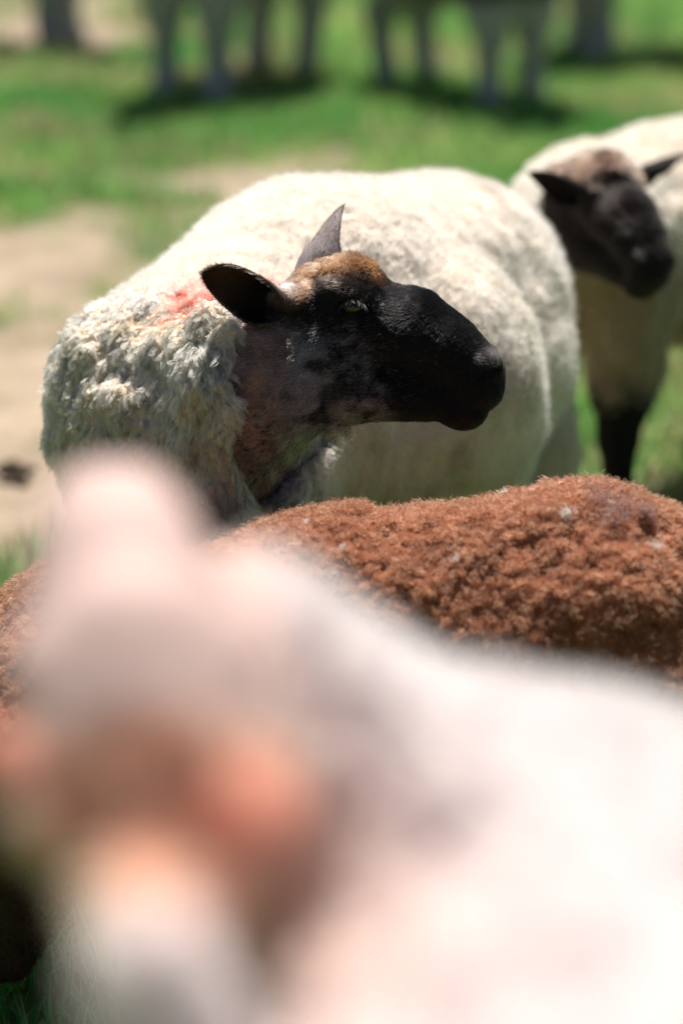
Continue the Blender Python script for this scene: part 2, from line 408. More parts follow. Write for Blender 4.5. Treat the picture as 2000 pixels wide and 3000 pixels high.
# ================================================================== THE GROUND
PATCH = [  # bare earth: pixel, radius in metres across, squeeze in depth
    (120, 900, 0.75, 1.1), (130, 1080, 0.8, 1.3), (20, 760, 0.6, 0.6), (60, 1150, 0.6, 0.9), (60, 1400, 0.5, 0.7), (330, 700, 0.45, 0.6), (880, 455, 0.32, 0.40), (820, 560, 0.50, 0.45), (-250, 1000, 1.1, 1.4), (80, 1000, 0.9, 1.9), (620, 640, 0.5, 0.35),
    (330, 95, 0.34, 0.5), (160, 55, 0.28, 0.5), (250, 5, 0.4, 0.6), (-300, 60, 0.9, 1.2)]
PATCH = [(ground_at(a, b), c, d) for a, b, c, d in PATCH]
def bare(x, y):
    """0 grass .. 1 bare earth"""
    p = np.stack([x, y, np.zeros_like(x)], 1)
    v = np.zeros(len(x))
    for g0, rx, ry in PATCH:
        q = ((x - g0[0]) / rx) ** 2 + ((y - g0[1]) / ry) ** 2
        v = np.maximum(v, np.exp(-q * 1.1))
    n1 = 0.65 * fbm(p * 2.3, 4) + 0.35 * fbm(p * 10, 3); n2 = fbm(p * 0.8 + 40, 3)
    return np.clip(v * 1.15 + (n1 - 0.5) * 3.0 + sstep(0.62, 0.8, n2) * 0.5 - 0.08, 0, 1)
def lay(x, y):
    p = np.stack([x, y, np.zeros_like(x)], 1); return (fbm(p * 1.1, 3) - 0.5) * 0.05 + (fbm(p * 7, 2) - 0.5) * 0.015 - 0.012
gx = np.concatenate([np.linspace(-120, -9, 24)[:-1], np.arange(-9, 9, 0.07), np.linspace(9, 120, 24)])
gy = np.concatenate([np.linspace(-40, -2, 14)[:-1], np.arange(-2, 17, 0.07), np.linspace(17, 200, 30)])
GX, GY = np.meshgrid(gx, gy, indexing='ij'); fx, fy = GX.ravel(), GY.ravel()
bz = bare(fx, fy); hz = lay(fx, fy) * (np.abs(fx) < 9) * (fy > -2) * (fy < 17)
p3 = np.stack([fx, fy, fx * 0], 1); mot = fbm(p3 * 9, 3)[:, None]
gcol = np.array([0.12, 0.17, 0.055]) * (1 - bz)[:, None] + np.array([0.44, 0.345, 0.255]) * bz[:, None]
gcol = gcol * (0.65 + 0.7 * mot)
idx = np.arange(len(fx)).reshape(GX.shape)
gq = np.stack([idx[:-1, :-1], idx[1:, :-1], idx[1:, 1:], idx[:-1, 1:]], -1).reshape(-1, 4)
M_GROUND = hide('pasture_earth', 0.95, 0.8, 35, spec=0.1)
gr = mesh_obj('ground', np.stack([fx, fy, hz], 1), gq, M_GROUND, None, gcol); gr['kind'] = 'structure'
def grass_mat():
    m, nt, N, L, out = nmat('grass_blade')
    a = N('Attribute', attribute_name='col'); d = N('BsdfPrincipled'); t = N('BsdfTranslucent'); x = N('MixShader'); x.inputs[0].default_value = 0.58
    d.inputs['Roughness'].default_value = 0.45; d.inputs['Specular IOR Level'].default_value = 0.35
    L(a.outputs['Color'], d.inputs['Base Color']); L(a.outputs['Color'], t.inputs['Color']); L(d.outputs[0], x.inputs[1]); L(t.outputs[0], x.inputs[2]); L(x.outputs[0], out.inputs[0]); return m
M_GRASS = grass_mat()
def blades(n, x0, x1, y0, y1, hmin, hmax, wd, g):
    x = g.uniform(x0, x1, n); y = g.uniform(y0, y1, n)
    k = (np.abs(x) < 0.9 + y * 0.22) | (g.random(n) < 0.30)                                 # the wedge in and beside the view
    x, y = x[k], y[k]; b = bare(x, y); cl = fbm(np.stack([x * 9, y * 9, x * 0], 1), 2)
    k = (g.random(len(x)) > b * 1.25) & (g.random(len(x)) < 0.35 + cl); x, y, b, cl = x[k], y[k], b[k], cl[k]; n = len(x)
    z = lay(x, y) - 0.005; h = g.uniform(hmin, hmax, n) * (0.45 + 1.1 * cl) * (1 - 0.5 * b)
    th = g.random(n) * 6.28; ln = g.uniform(0.15, 0.9, n) * h; w = wd * g.uniform(0.6, 1.3, n); ph = th + g.normal(1.57, 0.4, n)
    r0 = np.stack([x, y, z], 1); sd = np.stack([np.cos(ph), np.sin(ph), 0 * x], 1) * w[:, None]; le = np.stack([np.cos(th), np.sin(th), 0 * x], 1) * ln[:, None]
    mid = r0 + le * 0.35 + np.array([0, 0, 1.0]) * (h * 0.6)[:, None]; tip = r0 + le + np.array([0, 0, 1.0]) * h[:, None]
    P = np.stack([r0 - sd, r0 + sd, mid + sd * 0.8, mid - sd * 0.8, tip], 1).reshape(-1, 3)
    i0 = np.arange(n)[:, None] * 5
    T = np.concatenate([i0 + [0, 1, 2], i0 + [0, 2, 3], i0 + [3, 2, 4]])
    dry = (g.random(n) < 0.08 + 0.5 * b + 0.5 * sstep(0.5, 0.72, fbm(np.stack([x * 3.1, y * 3.1, x * 0 + 9], 1), 3)))[:, None]; v = np.clip(0.5 + 2.2 * (0.6 * fbm(np.stack([x * 1.7, y * 1.7, x * 0 + 5], 1), 3) + 0.4 * fbm(np.stack([x * 6, y * 6, x * 0 + 15], 1), 2) - 0.5), 0, 1)[:, None]
    c = np.where(dry, np.array([0.55, 0.47, 0.28]), np.array([0.10, 0.36, 0.085]) * (1.3 - v) + np.array([0.40, 0.55, 0.17]) * np.clip(v * 1.3 - 0.25, 0, 1)) * g.uniform(0.7, 1.3, (n, 1))
    return P, T, np.repeat(c, 5, 0)
g2 = np.random.default_rng(21)
Ps, Ts, Cs = [], [], []; base_i = 0
for args in ((110000, -3.0, 3.0, 0.2, 2.6, 0.03, 0.085, 0.0028), (430000, -4.5, 4.5, 2.6, 9.5, 0.03, 0.085, 0.0028), (300000, -6.5, 6.5, 9.5, 18.0, 0.05, 0.11, 0.006)):
    P, T, c = blades(*args, g2); Ps.append(P); Ts.append(T + base_i); Cs.append(c); base_i += len(P)
grs = mesh_obj('grass', np.concatenate(Ps), np.concatenate(Ts), M_GRASS, None, np.concatenate(Cs), smooth=False)
grs['kind'] = 'stuff'; grs['label'] = 'short sunlit pasture grass with bare trodden patches'; grs['category'] = 'grass'

# ================================================================== THE EWE IN FOCUS
def hero():
    root = empty('sheep', (W(900, 1100, 3.35)[0], W(900, 1100, 3.35)[1], 0), 'white fleeced sheep with black face turned right, red dye mark behind its ear', 'sheep')
    yaw = rad(-6)
    Rc = np.stack([RT * math.cos(yaw) + FW * math.sin(yaw), UP, -FW * math.cos(yaw) + RT * math.sin(yaw)], 1)
    Rc[:, 2] = np.cross(Rc[:, 0], Rc[:, 1])
    H = Head(W(1000, 950, 2.92), Rc)
    e = [H.w(hl(a, b, z)) for a in (300, 1500) for b in (700, 1420) for z in (-0.09, 0.09)]
    lo, hi = np.min(e, 0), np.max(e, 0)
    F = Field(axis(-0.62, 0.62, lo[0], hi[0], 0.0031, 0.0075), axis(2.45, 4.05, lo[1], hi[1], 0.0031, 0.0075), axis(-0.03, 1.05, lo[2], hi[2], 0.0031, 0.0075))
    S = W(560, 1200, 3.12); Mb = W(930, 990, 3.38); R = W(1290, 882, 3.62)
    F.cone(S, Mb, 0.166, 0.198, 0.06); F.cone(Mb, R, 0.198, 0.180, 0.06)
    F.ell(W(1225, 1085, 3.37), np.eye(3), (0.160, 0.17, 0.165), 0.025)
    F.cone(W(1500, 1080, 3.74), W(1515, 1330, 3.76), 0.082, 0.075, 0.04); F.cone(W(1515, 1330, 3.76), W(1520, 1440, 3.76), 0.075, 0.060, 0.04); F.cone(W(930, 1250, 3.26), W(1290, 1265, 3.42), 0.125, 0.125, 0.06)
    # legs in a body frame
    ax = (S - R) * np.array([1, 1, 0]); ax = unit(ax); lf = np.array([-ax[1], ax[0], 0]); o = np.array([(S[0] + R[0]) / 2, (S[1] + R[1]) / 2, 0])
    T = lambda p: o + ax * p[0] + lf * p[1] + np.array([0, 0, p[2]])
    legs(F, T, 1.0, 0.30, -0.27, 0.10, 0.48)
    # neck
    F.cone(H.w(hl(915, 1005, 0)), H.w(hl(765, 1095, -0.01)), 0.062, 0.083, 0.04)
    F.cone(H.w(hl(765, 1095, -0.01)), H.w(hl(575, 1190, -0.12)), 0.084, 0.140, 0.05)
    F.cone(H.w(hl(715, 1180, 0.0)), H.w(hl(555, 1450, -0.06)), 0.062, 0.066, 0.04)
    build_head(F, H)
    P, Q = F.mesh(); N = vnormals(P, Q)
    hx, hy, hzl = H.pxl(P)
    # bare neck skin and face against fleece
    edge = 692 + 14 * np.sin(hy / 37.0) + 60 * (fbm(np.stack([hy / 60, hzl * 20, hx * 0], 1), 2) - 0.5) + np.where(hy < 1000, np.where(hzl > 0.02, -(1000 - np.maximum(hy, 885)) * 0.55, (1000 - hy) * 0.4), 0) + 110 * sstep(890, 860, hy) * (hzl > 0.02)
    face = sstep(0, 10, hx - edge) * (hzl > -0.15) * (hy < 1600) * ((hy < 1245) | (hx > 1150) | (hx < 985 - (hy - 1232) * 0.98)) * ((hx > 880) | (hzl > -0.11))
    hip = (P - o) @ np.stack([ax, lf, [0, 0, 1.0]], 1)
    shank = sstep(0.29, 0.23, P[:, 2])
    wool = (1 - face) * (1 - shank)
    # lumpy fleece, skin folds on the neck
    lump = fbm(P * 26, 3) - 0.5; lump2 = fbm(P * np.array([60, 60, 38]), 3) - 0.5
    nr = sstep(-0.36, -0.12, hzl) * sstep(840, 960, hy) * sstep(900, 780, hx) * wool
    P = P + N * ((lump * (0.012 + 0.018 * nr) + lump2 * (0.006 + 0.012 * nr)) * wool)[:, None] + N * (0.010 * wool)[:, None]
    g = np.random.default_rng(31)
    for cnt, dd, amp, sq in ((40000, 0.030, 0.010, (1, 1, 0.40)), (160000, 0.0125, 0.011, (1, 1, 0.36))):
        N = vnormals(P, Q); c, nn, t, w = sample(P, Q, N, cnt, nr, g); k = thin(c * np.array(sq), dd); P = tuft_bumps(P, N, c[k], dd * 0.95, amp, nr, sq)
    nk = face * sstep(900, 760, hx) * sstep(960, 1000, hy)
    P = P + N * ((np.sin((hx + 30 * np.sin(hy / 60.)) / 13.0) * 0.0022 + (fbm(P * 55, 2) - 0.5) * 0.006) * nk)[:, None]
    P = P + N * ((fbm(P * 90, 2) - 0.5) * 0.0022 * face)[:, None]
    N = vnormals(P, Q)
    # ---- pigment
    n1 = fbm(P * 60, 3); n2 = fbm(P * 150 + 7, 3)
    blk = np.array([0.010, 0.009, 0.010]); wl = np.array([0.82, 0.70, 0.57]); skin = np.array([0.30, 0.185, 0.16])
    def pig(hx, hy, hzl, n1, n2):
        c = np.tile(blk, (len(hx), 1)).astype(float)
        br = sstep(885, 825, hy + (hx - 1000) * -0.10 - 45 * sstep(960, 880, hx) + (n1 - 0.5) * 90) * sstep(1150, 1095, hx) * sstep(740, 790, hx)
        lat = np.abs(hzl)
        br *= 1 - 0.95 * sstep(0.026, 0.036, lat) * sstep(925, 950, hx) * sstep(780, 830, hy)
        c = c * (1 - br)[:, None] + (np.array([0.42, 0.20, 0.095]) * (0.55 + 0.9 * n2)[:, None]) * br[:, None]
        nose = sstep(1085, 1120, hx) * sstep(1230, 1170, hx) * sstep(860, 825, hy) * 0.5
        c += nose[:, None] * np.array([0.06, 0.03, 0.02])
        pat = 1.2 * np.exp(-(((hx - 835) / 55) ** 2 + ((hy - 845) / 30) ** 2)) + np.exp(-(((hx - 945) / 26) ** 2 + ((hy - 765) / 16) ** 2)) * (n2 > 0.42)
        pat = np.clip(pat * 1.2 * (0.5 + n2), 0, 1)
        c = c * (1 - pat)[:, None] + np.array([0.55, 0.47, 0.44]) * pat[:, None]
        chk = sstep(955, 1060, hy + (hx - 900) * -0.12) * sstep(1165, 1075, hx - (hy - 1100) * 0.35) * sstep(690, 740, hx) * sstep(.38, .62, n1 + 0.12 * sstep(1000, 850, hx))
        c = c * (1 - 0.85 * chk)[:, None] + np.array([0.30, 0.28, 0.30]) * (0.85 * chk)[:, None]
        nk = sstep(905, 800, hx + (hy - 1150) * 0.12) * sstep(925, 990, hy)
        c = c * (1 - nk)[:, None] + (skin * (0.55 + 0.8 * n1)[:, None]) * nk[:, None]
        spot = (n2 > 0.64) * nk * sstep(1180, 1220, hy)
        c = c * (1 - 0.9 * spot)[:, None] + blk * (0.9 * spot)[:, None]
        tip = np.exp(-(((hx - 1462) / 30) ** 2 + ((hy - 1040) / 26) ** 2)); c += tip[:, None] * np.array([0.30, 0.27, 0.26])
        return c
    def wpig(P):
        px, py, pz = H.pxl(P)
        w = np.tile(wl, (len(P), 1)) * (0.86 + 0.28 * fbm(P * 22, 2))[:, None]
        st = (0.35 + 0.65 * sstep(0.35, 0.65, fbm(P * 18 + 21, 3))) * sstep(860, 960, py) * sstep(900, 780, px) * sstep(-0.36, -0.15, pz)      # yellowed grease wool of the neck, also painted warmer against its cold shade
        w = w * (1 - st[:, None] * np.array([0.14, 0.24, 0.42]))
        rdn = np.exp(-(((px - 545) / 85) ** 2 + ((py - 868) / 52) ** 2)) * 1.5 + 0.8 * np.exp(-(((px - 690) / 120) ** 2 + ((py - 815) / 40) ** 2)) + 0.35 * np.exp(-(((px - 440) / 60) ** 2 + ((py - 960) / 30) ** 2))
        rdn = np.clip(rdn * (fbm(P * 45 + 3, 3) * 3.4 - 1.15), 0, 0.85) * (pz > -0.35)
        dirt = np.maximum(sstep(0.55, 0.30, P[:, 2]), 0.9 * sstep(0.48, 0.66, fbm(P * np.array([14, 14, 9]) + 5, 3)) * np.maximum(sstep(0.10, 0.26, P[:, 0]), sstep(0.72, 0.55, P[:, 2])))[:, None]
        w = w * (1 - 0.6 * dirt) + np.array([0.30, 0.23, 0.15]) * 0.6 * dirt
        return w * (1 - rdn)[:, None] + np.array([0.78, 0.055, 0.025]) * rdn[:, None]
    hx, hy, hzl = H.pxl(P)
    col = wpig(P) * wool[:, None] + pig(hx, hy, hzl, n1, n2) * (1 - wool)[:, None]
    col = col * (1 - shank)[:, None] + blk * 1.5 * shank[:, None]
    mesh_obj('body', P, Q, M_HIDE, root, col)
    # ---- fleece
    def fl_part(c, nn, L, per, sp, cl, dr, r, fz):
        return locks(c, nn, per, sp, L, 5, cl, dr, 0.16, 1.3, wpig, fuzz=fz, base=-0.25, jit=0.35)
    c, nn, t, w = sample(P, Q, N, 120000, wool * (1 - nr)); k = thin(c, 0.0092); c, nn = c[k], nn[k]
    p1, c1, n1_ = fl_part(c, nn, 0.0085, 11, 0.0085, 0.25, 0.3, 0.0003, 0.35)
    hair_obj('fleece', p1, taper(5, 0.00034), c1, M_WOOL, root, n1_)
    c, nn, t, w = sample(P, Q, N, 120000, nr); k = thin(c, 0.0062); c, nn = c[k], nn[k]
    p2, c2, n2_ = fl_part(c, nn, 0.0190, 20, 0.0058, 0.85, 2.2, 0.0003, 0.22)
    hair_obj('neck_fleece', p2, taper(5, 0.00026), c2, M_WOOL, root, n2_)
    # one matted lock standing out from the edge of the fleece
    q = (hzl > -0.06) * np.exp(-(((hx - 640) / 40) ** 2 + ((hy - 1075) / 40) ** 2)) * (wool > 0.5)
    c, nn, t, w = sample(P, Q, N, 60, q); nn = unit(nn + H.R[:, 2] * 0.8 + H.R[:, 0] * 0.5)
    p4, c4, n4_ = locks(c, nn, 40, 0.008, 0.030, 7, 0.82, 1.6, 0.12, 1.0, lambda z: wpig(z) * 1.02, fuzz=0.2, base=-0.1, jit=0.25)
    hair_obj('matted_lock', p4, taper(7, 0.0003), c4, M_WOOL, root, n4_)
    # woolly brown topknot
    tk = face * sstep(885, 800, hy) * sstep(1125, 1085, hx) * sstep(765, 800, hx) * (np.abs(hzl) < 0.05)
    c, nn, t, w = sample(P, Q, N, 9000, tk ** 2); k = thin(c, 0.0058); k = k[rng.random(len(k)) < interp(tk, t[k], w[k]) ** 1.5]; c, nn = c[k], nn[k]
    def tkc(q):
        px, py, pz = H.pxl(q); return pig(px, py, pz, fbm(q * 60, 3), fbm(q * 150 + 7, 3)) * np.array([0.42, 0.30, 0.22]) + 0.002
    p3, c3, n3_ = locks(c, nn, 24, 0.0048, 0.0058, 5, 0.5, 0.7, 0.30, 1.5, tkc, fuzz=0.45, base=-0.2, jit=0.45, flow=np.tile(H.R @ np.array([-0.6, -0.2, 0]), (len(c), 1)))
    hair_obj('topknot', p3, taper(5, 0.00024), c3, M_WOOL, root, n3_)
    # ---- short fur on the face
    c, nn, t, w = sample(P, Q, N, 190000, face * sstep(0.3, 0.34, P[:, 2]) * (1 - 0.75 * nk))
    px, py, pz = H.pxl(c)
    ex = np.hypot((px - 1046) / 42, (py - 909) / 24); k = ~((ex < 1) & (np.abs(pz) > 0.03)); c, nn, px, py, pz = c[k], nn[k], px[k], py[k], pz[k]
    back = H.R @ np.array([-0.93, -0.25, 0]); n = len(c)
    fl = back[None] + rng.normal(size=(n, 3)) * 0.22 + 0.25 * (fbm(c * 40, 2) - 0.5)[:, None] * H.R[:, 1][None]
    fl = unit(fl - nn * (fl * nn).sum(1)[:, None]); d = unit(fl + nn * rng.uniform(0.15, 0.5, (n, 1)))
    top = sstep(890, 820, py) * sstep(1130, 1080, px) * sstep(760, 800, px) * (np.abs(pz) < 0.045)
    Lh = rng.uniform(0.004, 0.0075, n) * (1 + 0.9 * top) * (1 - 0.35 * sstep(1200, 1400, px))
    tt = np.linspace(0, 1, 4)
    curl = np.cross(d, nn)
    pts = c[:, None] - nn[:, None] * 0.0006 + d[:, None] * (Lh[:, None] * tt)[..., None] + fl[:, None] * (Lh[:, None] * 0.3 * tt ** 2)[..., None]
    pts += (top * 0.003 * rng.normal(size=n))[:, None, None] * curl[:, None] * np.sin(tt * 5)[None, :, None]
    hc = pig(px, py, pz, fbm(c * 60, 3), fbm(c * 150 + 7, 3)) * 0.42 * rng.normal(1, 0.22, (n, 1))
    fleck = rng.random(n); lump = fbm(c * 110 + 30, 2)
    grey = (sstep(930, 1020, py) * sstep(1150, 1060, px) * 0.30 + sstep(0.62, 0.7, lump) * sstep(1120, 1060, px) * sstep(925, 960, py) * 0.6) > fleck
    grey |= np.exp(-(((px - 1055) / 105) ** 2 + ((py - 1105) / 75) ** 2)) * sstep(0.40, 0.62, fbm(c * 75 + 12, 3)) > fleck * 1.3
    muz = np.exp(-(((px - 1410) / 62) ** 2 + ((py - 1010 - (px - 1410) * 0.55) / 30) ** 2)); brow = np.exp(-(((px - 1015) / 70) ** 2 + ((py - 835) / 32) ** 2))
    glint = ((fleck > 0.97) & (py > 800) & (px < 1120)) | (fleck > 1 - 0.30 * muz - 0.22 * brow)  # bright glints painted as paler hairs, mostly on muzzle and brow
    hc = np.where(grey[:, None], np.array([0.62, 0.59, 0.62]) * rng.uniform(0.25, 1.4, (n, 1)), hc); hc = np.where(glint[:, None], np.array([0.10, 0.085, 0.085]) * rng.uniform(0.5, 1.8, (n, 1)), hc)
    str_ = np.exp(-(((px - 1135 - (py - 895) * 0.45) / 9) ** 2 + ((py - 895) / 26) ** 2)) > 0.45    # the pale streak below the inner eye
    hc = np.where((str_ & (fleck < 0.6))[:, None], np.array([0.34, 0.27, 0.24]), hc)
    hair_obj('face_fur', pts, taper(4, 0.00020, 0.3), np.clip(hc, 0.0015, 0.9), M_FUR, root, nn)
    # lashes
    n = 120; u = rng.uniform(-1, 1, n)
    b0 = np.array([H.w(hl(1046 + 38 * q, 909 - 21 * (1 - q * q) - 5 * q, 0.0620 - 0.004 * q * q)) for q in u])
    dl = unit(H.R[:, 2][None] * 1.0 - UP[None] * 0.5 + rng.normal(size=(n, 3)) * 0.25 + RT[None] * u[:, None] * 0.4); tt = np.linspace(0, 1, 4)
    ep = b0[:, None] + dl[:, None] * (rng.uniform(0.006, 0.012, (n, 1)) * tt)[..., None] - UP * (0.003 * tt ** 2)[:, None]
    hair_obj('eyelash', ep, taper(4, 0.0003, 0.2), np.where(rng.random((n, 1)) < 0.6, 0.30, 0.03) * np.ones((n, 3)), M_FUR, root)
    for z in (1, -1): eye_obj(H, z, root)
    # ---- ears
    def ear(base, tip, width, cd, curve, cup, label, inner, outer, tips=1.0):
        EP, EQ, k = ear_mesh(base, tip, width, cd, curve, cup, tipsharp=tips)
        nz = fbm(EP * 120, 3)[:, None]; tr = np.tile(np.repeat(np.arange(26) / 25, 15), 2); inn_ = np.array([0.010, 0.008, 0.008]) + (inner * (0.4 + 1.2 * nz)) * sstep(0.30, 0.75, tr)[:, None]
        cc = np.where((np.arange(len(EP)) < k)[:, None], outer * (0.6 + 0.8 * nz), inn_)
        o = mesh_obj('ear', EP, EQ, M_EAR, root, cc); o['label'] = label
        EN = vnormals(EP, EQ)
        c, nn, t, w = sample(EP, EQ, EN, 12000, np.ones(len(EP))); n = len(c)
        axd = unit(np.asarray(tip) - np.asarray(base)); fl = axd[None] + rng.normal(size=(n, 3)) * 0.25; d = unit(unit(fl - nn * (fl * nn).sum(1)[:, None]) + nn * rng.uniform(0.2, 0.55, (n, 1)))
        tt = np.linspace(0, 1, 3); pts = c[:, None] + d[:, None] * (rng.uniform(0.004, 0.009, (n, 1)) * tt)[..., None]
        hair_obj('ear_fur', pts, taper(3, 0.00026, 0.3), np.clip(interp(cc, t, w) * 0.4 * rng.normal(1, 0.35, (n, 1)), 0.002, 0.8), M_FUR, o, nn).location = -root.location
        return o
    ear(H.w(hl(838, 905, 0.056)), H.w(hl(622, 838, 0.105)), 0.056, H.R @ np.array([0.15, -0.45, 0.9]), 0.008, 0.62, 'near ear, dark and cupped forward', np.array([0.075, 0.034, 0.020]), np.array([0.16, 0.11, 0.10]), 1.5)
    ear(H.w(hl(862, 805, -0.045)), H.w(hl(962, 585, -0.085)), 0.066, H.R @ np.array([0.75, 0.0, -0.7]), -0.014, 0.55, 'far ear standing upright above the poll', np.array([0.10, 0.07, 0.06]), np.array([0.62, 0.53, 0.52]), 0.55)
    return root, H
hero()

# ================================================================== THE OTHER SHEEP
def gen_sheep(label, pos, fwd, sc=1.0, dims=None, head=None, res=(0.010, 0.012), wcol=(0.70, 0.62, 0.53), fcol=(0.012, 0.011, 0.012), lcol=(0.014, 0.013, 0.013),
              hsc=1.0, hair=None, mat=M_WOOL, group=None, ears=None, zs=1.0, lump=0.03, body=None, bump=None, top_brown=0.0, shank_z=0.34, extra=None, face_x=800, fat=1.0, furry=0):
    f = unit(np.array([fwd[0], fwd[1], 0.0])); l = np.array([-f[1], f[0], 0]); o = np.array([pos[0], pos[1], 0.0]); U = np.array([0, 0, 1.0])
    T = lambda p: o + (f * p[0] + l * p[1] + U * p[2]) * sc
    root = empty('sheep', o, label, 'sheep', group)
    d = body or [((0.26, 0, 0.58), 0.165), ((0.0, 0, 0.56), 0.195), ((-0.28, 0, 0.57), 0.17)]
    if head is None:
        hp = T((0.52, 0, 0.80)); R = head_rot(f * 0.75 - U * 0.62, np.cross(f, U)); H = Head(hp, R, sc * hsc)
    else: H = Head(head[0], head[1], sc * hsc)
    pts = [T(p) for p, _ in d] + [H.o]
    lo = np.min(pts, 0) - 0.36 * sc; hi = np.max(pts, 0) + 0.36 * sc; lo[2] = -0.03
    he = [H.w(hl(a, b, z)) for a in (780, 1500) for b in (700, 1300) for z in (-0.08, 0.08)]
    hlo, hhi = np.min(he, 0), np.max(he, 0); lo = np.minimum(lo, hlo - 0.05); hi = np.maximum(hi, hhi + 0.05)
    F = Field(*[axis(lo[i], hi[i], hlo[i], hhi[i], res[0] * 0.6, res[1]) for i in range(3)])
    for (a, ra), (b, rb) in zip(d[:-1], d[1:]): F.cone(T(a), T(b), ra * sc, rb * sc, 0.06 * sc)
    legs(F, T, sc, zs=zs, fat=fat)
    nb = T(d[0][0]) + (U * 0.05 + f * 0.02) * sc
    F.cone(nb, H.w(hl(880, 1010)), d[0][1] * 0.78 * sc, 0.070 * sc, 0.06 * sc)
    build_head(F, H, res[0] < 0.008)
    if extra: extra(F, H, T)
    P, Q = F.mesh(); N = vnormals(P, Q); hx, hy, hz_ = H.pxl(P)
    face = sstep(face_x - 30, face_x + 30, hx + (fbm(P * 30, 2) - 0.5) * 60) * (np.abs(hz_) < 0.10) * (hy > 600) * (hy < 1330) * (hx < 1560)
    shank = sstep(shank_z + 0.03, shank_z - 0.03, P[:, 2] / sc / max(zs, 0.8) + (fbm(P * 20, 2) - 0.5) * 0.05)
    wool = (1 - face) * (1 - shank)
    P = P + N * ((fbm(P * 20, 3) - 0.5) * lump * wool)[:, None]
    if bump:
        c, nn, t, w = sample(P, Q, N, bump[0], wool); k = thin(c, bump[1]); P = tuft_bumps(P, N, c[k], bump[1] * 0.95, bump[2], wool)
        k = thin(c, bump[1] * 2.6); N = vnormals(P, Q); P = tuft_bumps(P, N, c[k], bump[1] * 2.4, bump[2] * 0.8, wool)
    N = vnormals(P, Q)
    wc = wcol if callable(wcol) else (lambda q: np.array(wcol)[None] * (0.8 + 0.4 * fbm(q * 20, 3))[:, None])
    tb = face * sstep(900, 840, hy) * sstep(1130, 1080, hx) * top_brown
    fc = np.array(fcol) * (1 - tb)[:, None] + np.array([0.34, 0.19, 0.12]) * tb[:, None] * (0.4 + 1.2 * fbm(P * 45, 3))[:, None]
    col = wc(P) * wool[:, None] + fc * (face * (1 - shank))[:, None] + np.array(lcol) * shank[:, None]
    mesh_obj('body', P, Q, M_HIDE, root, col)
    for z in (1, -1): eye_obj(H, z, root)
    for e in (ears if ears is not None else [(hl(835, 900, 0.05), hl(700, 905, 0.15), (0.5, -0.6, 0.2)), (hl(835, 900, -0.05), hl(700, 905, -0.15), (0.5, -0.6, -0.2))]):
        if len(e) > 3 and e[3]: b, tp = e[0], e[1]
        else: b, tp = H.w(e[0]), H.w(e[1])
        EP, EQ, kk = ear_mesh(b, tp, 0.055 * sc, H.R @ np.array(e[2]), 0.0, 0.6, n=14, m=9)
        ec = e[4] if len(e) > 4 else np.array(fcol) * 1.2
        mesh_obj('ear', EP, EQ, M_EAR, root, np.tile(np.array(ec), (len(EP), 1)))
    for h in hair or []:
        zc = h.get('zmin', 0)
        c, nn, t, w = sample(P, Q, N, h['n'], wool * (P[:, 2] > zc)); k = thin(c, h['d']); c, nn = c[k], nn[k]
        hp, hc, hn = locks(c, nn, h['per'], h['spread'], h['len'], h.get('K', 5), h.get('clump', 0.7), h.get('droop', 0.6), h.get('wave', 0.1), 1.2, wc, fuzz=h.get('fuzz', 0.2), base=-0.25, jit=h.get('jit', 0.3))
        hair_obj('fleece', hp, taper(h.get('K', 5), h['r']), hc, mat, root, hn)
    if top_brown:
        c, nn, t, w = sample(P, Q, N, 6000, tb ** 2); k = thin(c, 0.009); c, nn = c[k], nn[k]
        hp, hc, hn = locks(c, nn, 16, 0.008, 0.012, 5, 0.6, 0.9, 0.2, 1.4, lambda q: np.array([0.34, 0.20, 0.15])[None] * (0.05 + 1.4 * sstep(0.35, 0.65, fbm(q * 45, 3)))[:, None], fuzz=0.4, base=-0.2, jit=0.5)
        hair_obj('topknot', hp, taper(5, 0.0004), hc, M_WOOL, root, hn)
    if furry:
        c, nn, t, w = sample(P, Q, N, furry, face * (1 - wool)); n = len(c); hx, hy, hz_ = H.pxl(c); fl = (H.R @ np.array([-0.93, -0.25, 0]))[None] + rng.normal(size=(n, 3)) * 0.3
        fl = unit(fl - nn * (fl * nn).sum(1)[:, None]); d = unit(fl + nn * rng.uniform(0.2, 0.6, (n, 1))); tb = interp(tb, t, w)
        hp = c[:, None] + d[:, None] * (rng.uniform(0.005, 0.009, (n, 1)) * (1 + 1.2 * tb[:, None]) * np.linspace(0, 1, 3))[..., None]
        hair_obj('face_fur', hp, taper(3, 0.0004, 0.3), np.clip(interp(fc, t, w) * 0.3 * rng.normal(1, 0.3, (n, 1)), 0.0015, 0.9), M_FUR, root, nn)
    return root, P, Q, N, wool, H

